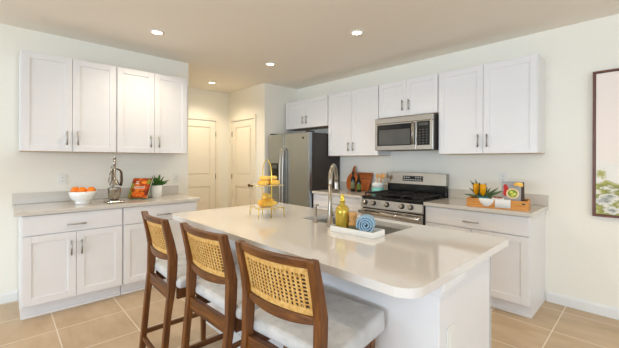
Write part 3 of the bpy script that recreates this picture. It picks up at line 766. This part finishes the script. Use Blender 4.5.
m = MB(); m.tube([(.018, -.02, .335), (.045, -.02, .325), (.06, -.025, .30), (.06, -.035, .21), (.052, -.04, .165)], [.008, .009, .011, .013, .012], 10); m.build('lever', BRONZE, t)
m = MB(); m.tube([(-.018, -.02, .335), (-.045, -.02, .27), (-.05, -.02, .20)], [.007, .006, .005], 10); m.build('link_arm', CHROME, t)
# leaning cookbook on a small stand (local -y faces the room)
def cookbook(loc, rz, w, h, lean, label, cover_fn, thick=.022, spine='#3f6a2c'):
    t = thing('cookbook', loc, rz, label, 'book')
    R = Matrix.Translation((0, 0, thick*math.sin(lean))) @ Matrix.Rotation(-lean, 4, 'X')
    def B(name, boxes, mats, par):
        q = MB()
        for it in boxes:
            q.mi = it[2] if len(it) > 2 else 0; q.box(it[0], it[1])
        q.xf(q.bm.verts, Matrix.Translation((0, 0, .004)) @ R); return q.build(name, mats, par)
    cv = B('cover', [((-w/2, 0, 0), (w/2, .0025, h)), ((-w/2, thick-.0025, 0), (w/2, thick, h)), ((-w/2, .0025, 0), (-w/2+.002, thick-.0025, h))], mottled('book_cover', [(.3, spine), (.7, spine)], 5, rough=.35), t)
    B('pages', [((-w/2+.003, .003, .003), (w/2-.003, thick-.003, h-.003))], PAPER, t)
    cover_fn(cv, R, w, h); return t
def cover_shapes(cv, R, shapes, name='cover_print'):
    # flat printed patches 0.3 mm proud of the cover
    for nm, mm, polys in shapes:
        q = MB()
        for i, poly in enumerate(polys):
            fr = [q.bm.verts.new((x, -.0004-.00012*i, z)) for x, z in poly]; q.bm.faces.new(fr)
        q.xf(q.bm.verts, Matrix.Translation((0, 0, .004)) @ R); q.build(nm, mm, cv)
def ell(cx, cz, rx, rz, n=20, a0=0): return [(cx+rx*math.cos(2*PI*i/n+a0), cz+rz*math.sin(2*PI*i/n+a0)) for i in range(n)]
def offset_y(mb, d): pass
BOOKBG = mottled('cover_photo_red', [(.35, '#5a1c0c'), (.5, '#b8441a'), (.6, '#e27a2c'), (.8, '#f0a055')], 14, rough=.35)
BOOKOR = mottled('cover_photo_orange', [(.35, '#e05a12'), (.65, '#f39a3a')], 22, rough=.35)
INK = mottled('white_print', [(.3, '#f3e6dc'), (.7, '#f7ece4')], 10, rough=.5)
PGREEN = mottled('cover_green', [(.3, '#58741f'), (.7, '#9aa638')], 30, rough=.4)
PGREY = mottled('cover_grey', [(.3, '#8e8d8c'), (.7, '#b4b2b0')], 8, rough=.4)
PDARK = mottled('cover_dark', [(.3, '#3a2a20'), (.7, '#57402f')], 20, rough=.4)
def cover_a(cv, R, w, h):
    cover_shapes(cv, R, [('cover_photo', BOOKBG, [[(-w/2+.002, .004), (w/2-.001, .004), (w/2-.001, h-.002), (-w/2+.002, h-.002)]])])
    def up(dy, name, mm, polys):
        q = MB()
        for i, p in enumerate(polys): q.bm.faces.new([q.bm.verts.new((x, -dy-.00015*i, z)) for x, z in p])
        q.xf(q.bm.verts, Matrix.Translation((0, 0, .004)) @ R); q.build(name, mm, cv)
    up(.0009, 'printed_food', BOOKOR, [ell(-.03, .05, .045, .035), ell(.035, .045, .03, .03), ell(.03, .185, .035, .022), ell(.0, .10, .06, .02)])
    up(.0018, 'printed_leaves', PGREEN, [ell(.08, .19, .02, .03), ell(-.09, .05, .012, .045), ell(-.09, .14, .012, .04)])
    up(.0024, 'printed_title', INK, [[(-.07, z), (.055, z), (.055, z+.007), (-.07, z+.007)] for z in (.112, .126)]+[[(-.06, z), (-.028, z), (-.028, z+.01), (-.06, z+.01)] for z in (.165, .185)])
cookbook((-3.79, 1.055, CT), math.radians(44), .212, .235, .48, 'orange covered cookbook leaning on a stand beside the potted plant', cover_a)
t = thing('book_stand', (-3.79, 1.055, CT), math.radians(42), 'small dark wire stand holding up the orange cookbook', 'book stand')
m = MB()
for x in (-.06, .06): m.tube([(x, -.008, .018), (x, -.008, .0025), (x, .17, .0025), (x, .13, .18)], .0024, 6)
m.tube([(-.06, .17, .0025), (.06, .17, .0025)], .0024, 6); m.build('wire_frame', BRONZE, t)
# potted plant
def blade(mb, base, d, ln, wd, droop, face=(0, 0, 1)):
    n = 6; d = Vector(d).normalized(); side = d.cross(Vector(face)); side = side.normalized() if side.length > .01 else Vector((1, 0, 0))
    nrm = side.cross(d); A = []
    for i in range(n+1):
        u = i/n; p = Vector(base)+d*ln*u+Vector((0, 0, -droop*u*u)); ww = wd*(math.sin(PI*(.12+.88*u))**.8 if u < 1 else .02)+.0006
        A.append([p-side*ww, p-nrm*.0012+Vector((0, 0, -.002)), p+side*ww, p+nrm*.0012])
    mb.sweep(A, True)
t = thing('potted_plant', (-3.90, 1.288, CT), 0, 'leafy green plant in a white pot beside the cookbook', 'plant')
m = MB(); m.lathe([(.052, 0), (.056, .004), (.066, .135), (.062, .137), (.056, .12), (.01, .118)], n=32); m.build('pot', WHITEC, t)
m = MB(); m.lathe([(.056, .1205), (.03, .126), (.002, .127)], n=20); m.build('soil', SOIL, t)
random.seed(11); m = MB()
for i in range(26):
    a = i*2.4; e = random.uniform(.35, 1.35); dv = (math.cos(a)*math.cos(e), math.sin(a)*math.cos(e), math.sin(e))
    blade(m, (.012*math.cos(a), .012*math.sin(a), .126), dv, random.uniform(.10, .155), random.uniform(.012, .017), random.uniform(.0, .03), (random.uniform(.2, 1), random.uniform(-.8, .3), .6))
m.build('foliage', LEAF, t)

# ------------------------------------------------------------------ counter between refrigerator and range
def lean_y(y0, y1, h): return math.asin((y1-y0)/h)
t = thing('cutting_board', (-2.95, 3.60, CT), math.radians(0), 'leaf shaped wooden cutting board leaning on the wall', 'cutting board', 'cutting boards')
R = Matrix.Rotation(-.38, 4, 'X')
out = []
for i in range(40):
    a = 2*PI*i/40; x = .092*math.sin(a); z = .155-.155*math.cos(a)
    if z > .2: x *= max(.25, 1-(z-.2)/.16)
    out.append((x, z))
m = MB(); m.sweep([[(x, y, z) for x, z in out] for y in (0, .016)])
m.tube([(-.012, .008, .27), (-.014, .008, .34), (-.008, .008, .365)], [.022, .018, .012], 12); m.xf(m.bm.verts, Matrix.Translation((0, 0, .009)) @ R); m.build('board', CHERRY, t, bevel=.003)
t = thing('cutting_board', (-2.775, 3.64, CT), 0, 'square wooden cutting board leaning behind the dark bottles', 'cutting board', 'cutting boards')
R = Matrix.Rotation(-.4, 4, 'X')
m = MB(); m.box((-.125, 0, 0), (.125, .02, .27), .006); m.xf(m.bm.verts, Matrix.Translation((0, 0, .0085)) @ R); m.build('board', CHERRY, t)
m = MB(); m.box((-.10, -.004, .17), (.10, -.0005, .185), .001); m.xf(m.bm.verts, Matrix.Translation((0, 0, .0085)) @ R); m.build('groove_strip', FRAMEW, t)
def bottle(x, y, h, r, label, lm):
    t = thing('oil_bottle', (x, y, CT), 0, label, 'bottle', 'dark bottles by the cutting boards')
    m = MB(); m.lathe([(r*.9, 0), (r, .004), (r, h*.6), (r*.85, h*.68), (r*.4, h*.78), (r*.36, h*.93)], n=22); m.build('glass_body', BOTTLE, t)
    m = MB(); m.lathe([(r*.42, h*.9), (r*.42, h), (r*.38, h*1.003)], n=16); m.build('cap', BLACK, t)
    m = MB(); m.lathe([(r+.0006, h*.15), (r+.0006, h*.48)], n=22, cap=False); m.build('paper_label', lm, t)
bottle(-2.80, 3.50, .275, .033, 'taller dark glass bottle in front of the leaf shaped board', LABELC)
bottle(-2.715, 3.52, .225, .03, 'shorter dark bottle with greenish label in front of the square board', LABELG)
t = thing('utensil_crock', (-2.462, 3.60, CT), 0, 'white and aqua crock holding wooden spoons by the range', 'crock')
m = MB(); m.lathe([(.075, 0), (.078, .004), (.078, .075)], n=32); m.build('aqua_base', AQUA, t)
m = MB(); m.lathe([(.078, .0755), (.078, .138), (.073, .14), (.07, .1), (.066, .078)], n=32); m.build('white_top', WHITEC, t)
for i, (dx, dy, tx, ty, lb) in enumerate([(-.02, 0, -.02, .02, 'left wooden spoon standing in the aqua crock'), (.012, .02, .03, .03, 'middle wooden spoon standing in the aqua crock'),
                                      (.025, -.015, .075, .0, 'right wooden spoon standing in the aqua crock, tilted to the range')]):
    m = MB(); b = Vector((dx, dy, .082)); e = Vector((tx, ty, .205)); m.tube([b, b.lerp(e, .5), e], .006, 8)
    ax = (e-b).normalized(); vs = m.sphere((0, 0, 0), .03, (.85, .35, 1.15), 16, 10)
    rr = Vector((0, 0, 1)).rotation_difference(ax).to_matrix().to_4x4(); m.xf(vs, Matrix.Translation(e+ax*.018) @ rr)
    o = m.build('wooden_spoon', BEECH); o.location = (-2.462, 3.60, CT); tag(o, lb, 'spoon', 'wooden spoons in the crock')

# ------------------------------------------------------------------ right counter crate and contents
CR = math.radians(8.5); CA = Vector((-1.182, 3.182, CT)); CW, CD = .485, .25
def inc(u, v, z=0): return CA+Vector((u*math.cos(CR)-v*math.sin(CR), u*math.sin(CR)+v*math.cos(CR), z))
t = thing('wooden_crate', inc(CW/2, CD/2), CR, 'shallow wooden crate tray on the counter right of the range', 'crate')
hx, hy = CW/2, CD/2; th = .012; hh = .08
m = MB(); m.box((-hx, -hy, .0), (hx, hy, .01)); m.build('base', CRATE, t)
for nm, a, b in (('front_board', (-hx, -hy, .0102), (hx, -hy+th, hh)), ('back_board', (-hx, hy-th, .0102), (hx, hy, hh)), ('side_board', (-hx, -hy+th, .0102), (-hx+th, hy-th, hh)), ('side_board', (hx-th, -hy+th, .0102), (hx, hy-th, hh))):
    m = MB(); m.box(a, b, .0015); o = m.build(nm, CRATE, t)
    if nm == 'front_board':
        m = MB(); m.prism([(x, z) for x, z in ell(hx-.035, 0, .014, .007)], 0, .0008)
        m.xf(m.bm.verts, Matrix.Translation((0, -hy-.0002, .055)) @ Matrix.Rotation(PI/2, 4, 'X')); m.build('hole_shade_disc', PDARK, o)  # no opening is cut; the hole's shade is a dark disc on the board
CB = CT+.0105
def flute(x, y, label):
    t = thing('champagne_flute', inc(x, y, .0105), 0, label, 'glass', 'juice filled flutes')
    m = MB(); m.lathe([(.03, 0), (.03, .003), (.005, .006), (.004, .07), (.012, .082), (.026, .11), (.03, .16), (.0285, .205), (.0275, .205), (.0285, .16), (.0245, .112), (.009, .084), (.002, .08)], n=24); m.build('glass_stem', GLASS, t)
    m = MB(); m.lathe([(.003, .0815), (.009, .0848), (.0243, .1122), (.0283, .16), (.0275, .195), (.002, .196)], n=24); m.build('juice', JUICE, t)
flute(.05, .175, 'stemmed glass of orange juice, the left one in the crate')
flute(.117, .125, 'stemmed glass of orange juice in front of the spiky plant')
t = thing('spiky_plant', inc(.105, .195, .0105), 0, 'spiky green plant in a teal pot behind the juice glasses', 'plant')
m = MB(); m.lathe([(.028, 0), (.034, .004), (.037, .055), (.034, .056), (.03, .05), (.002, .05)], n=22); m.build('pot', TEAL, t)
random.seed(5); m = MB()
for a, e, ln, dp in ((180, 14, .19, .02), (180, 38, .17, .01), (178, 55, .21, .0), (176, 68, .20, .0), (180, 82, .13, 0), (2, 70, .12, .0), (0, 40, .18, .005), (2, 28, .21, .01), (0, 12, .19, .02), (200, 60, .12, 0), (340, 55, .13, .0)):
    a = math.radians(a); e = math.radians(e); blade(m, (0, 0, .055), (math.cos(a)*math.cos(e), .3*math.sin(a)*math.cos(e), math.sin(e)), ln, .0105, dp, (.35, -1, .25))
m.build('foliage', LEAF2, t)
m = MB(); m.lathe([(.03, 0), (.036, .004), (.048, .082), (.045, .083), (.034, .01), (.002, .008)], n=24); o = m.build('teal_cup', TEAL); o.location = inc(.128, .066, .0105); tag(o, 'small teal cup in the crate below the juice glasses', 'cup')
m = MB(); m.lathe([(.03, 0), (.034, .004), (.014, .012), (.014, .03), (.046, .048), (.053, .078), (.049, .078), (.043, .054), (.01, .045), (.002, .0445)], n=28); o = m.build('berry_dish', WHITEC); o.location = inc(.246, .088, .0105); tag(o, 'white dish of red berries in the crate', 'dish')
BL = [(-.022, -.012, .072, 'red berry at the left of the dish'), (.003, -.026, .072, 'red berry at the front of the dish'), (.026, -.004, .072, 'red berry at the right of the dish'), (.0, .018, .072, 'red berry at the back of the dish')]
for dx, dy, z, lb in BL:
    m = MB(); m.lathe([(.002, -.016), (.008, -.012), (.0135, 0), (.0125, .008), (.006, .0125)], n=14); m.mi = 1; m.lathe([(.009, .0115), (.004, .015), (.001, .016)], n=6)
    o = m.build('strawberry', [BERRY, LEAF]); o.location = inc(.246+dx, .088+dy, .0105+z); o.rotation_euler = (.5*dy*30, .3, 0); tag(o, lb, 'berry', 'berries in the dish')
def cover_b(cv, R, w, h):
    def up(dy, name, mm, polys):
        q = MB()
        for i, p in enumerate(polys): q.bm.faces.new([q.bm.verts.new((x, -dy-.00015*i, z)) for x, z in p])
        q.xf(q.bm.verts, Matrix.Translation((0, 0, .004)) @ R); q.build(name, mm, cv)
    up(.0004, 'cover_photo', PGREY, [[(-w/2+.001, .002), (w/2-.01, .002), (w/2-.01, h-.002), (-w/2+.001, h-.002)]])
    up(.0009, 'printed_peppers', BERRY, [ell(-.058, .17, .018, .03), ell(-.062, .12, .016, .032), ell(-.045, .145, .012, .03)])
    up(.0014, 'printed_plate', mottled('printed_rim', [(.3, '#e9c58a'), (.7, '#f2dfb8')], 8, rough=.4), [ell(-.003, .115, .05, .048)])
    up(.0020, 'printed_salad', PGREEN, [ell(-.003, .115, .038, .036)])
    up(.0026, 'printed_lime', mottled('lime_print', [(.3, '#c9cf4a'), (.7, '#dfe27a')], 60, rough=.4), [ell(-.012, .125, .014, .012), ell(.012, .11, .013, .012), ell(-.004, .097, .012, .01)])
    up(.0014, 'printed_bread', BREAD, [ell(.045, .205, .034, .015), ell(.025, .198, .02, .01), ell(.06, .192, .02, .012)])
    up(.0009, 'printed_spine', PDARK, [[(.058, .02), (w/2-.01, .02), (w/2-.01, .18), (.064, .18)]])  # dark brown strip for the spine at the cover's right edge
cookbook(inc(.362, .118, .0105), math.radians(16), .175, .225, .27, 'grey cookbook with a plate of green food, propped in the crate', cover_b, .02, '#4a3a30')
def napkin(x0, x1, shape, label):
    m = MB(); yo = -.0035; yi = .0155; zt = hh+.003
    n = 10; secs = []
    for i in range(n+1):
        u = i/n; x = x0+(x1-x0)*u
        dz = .072 if shape == 'square' else .012+.058*math.sin(PI*u)**.7
        wv = .0012*math.sin(u*9)
        path = [(yo-.001+wv, zt-dz), (yo+wv*.6, zt-.008), (yo+.002, zt-.001), (yi-.002, zt), (yi, zt-.006), (yi+.001, zt-.03)]
        outer_ = [(y-.0012 if k < 2 else y, z+.0012 if k in (2, 3) else z) for k, (y, z) in enumerate(path)]
        inner_ = [(y+.0012 if k < 2 else (y-.0005 if k > 3 else y), z-.0012 if k in (2, 3) else z) for k, (y, z) in enumerate(path)]
        secs.append([(x, y, z) for y, z in outer_]+[(x, y, z) for y, z in reversed(inner_)])
    m.sweep(secs, True); o = m.build('napkin', LINEN); o.location = CA; o.rotation_euler = (0, 0, CR); tag(o, label, 'napkin', 'napkins over the crate edge')
napkin(.105, .228, 'round', 'white rounded napkin draped over the crate front, the left one')
napkin(.234, .355, 'square', 'white square napkin draped over the crate front, the right one')
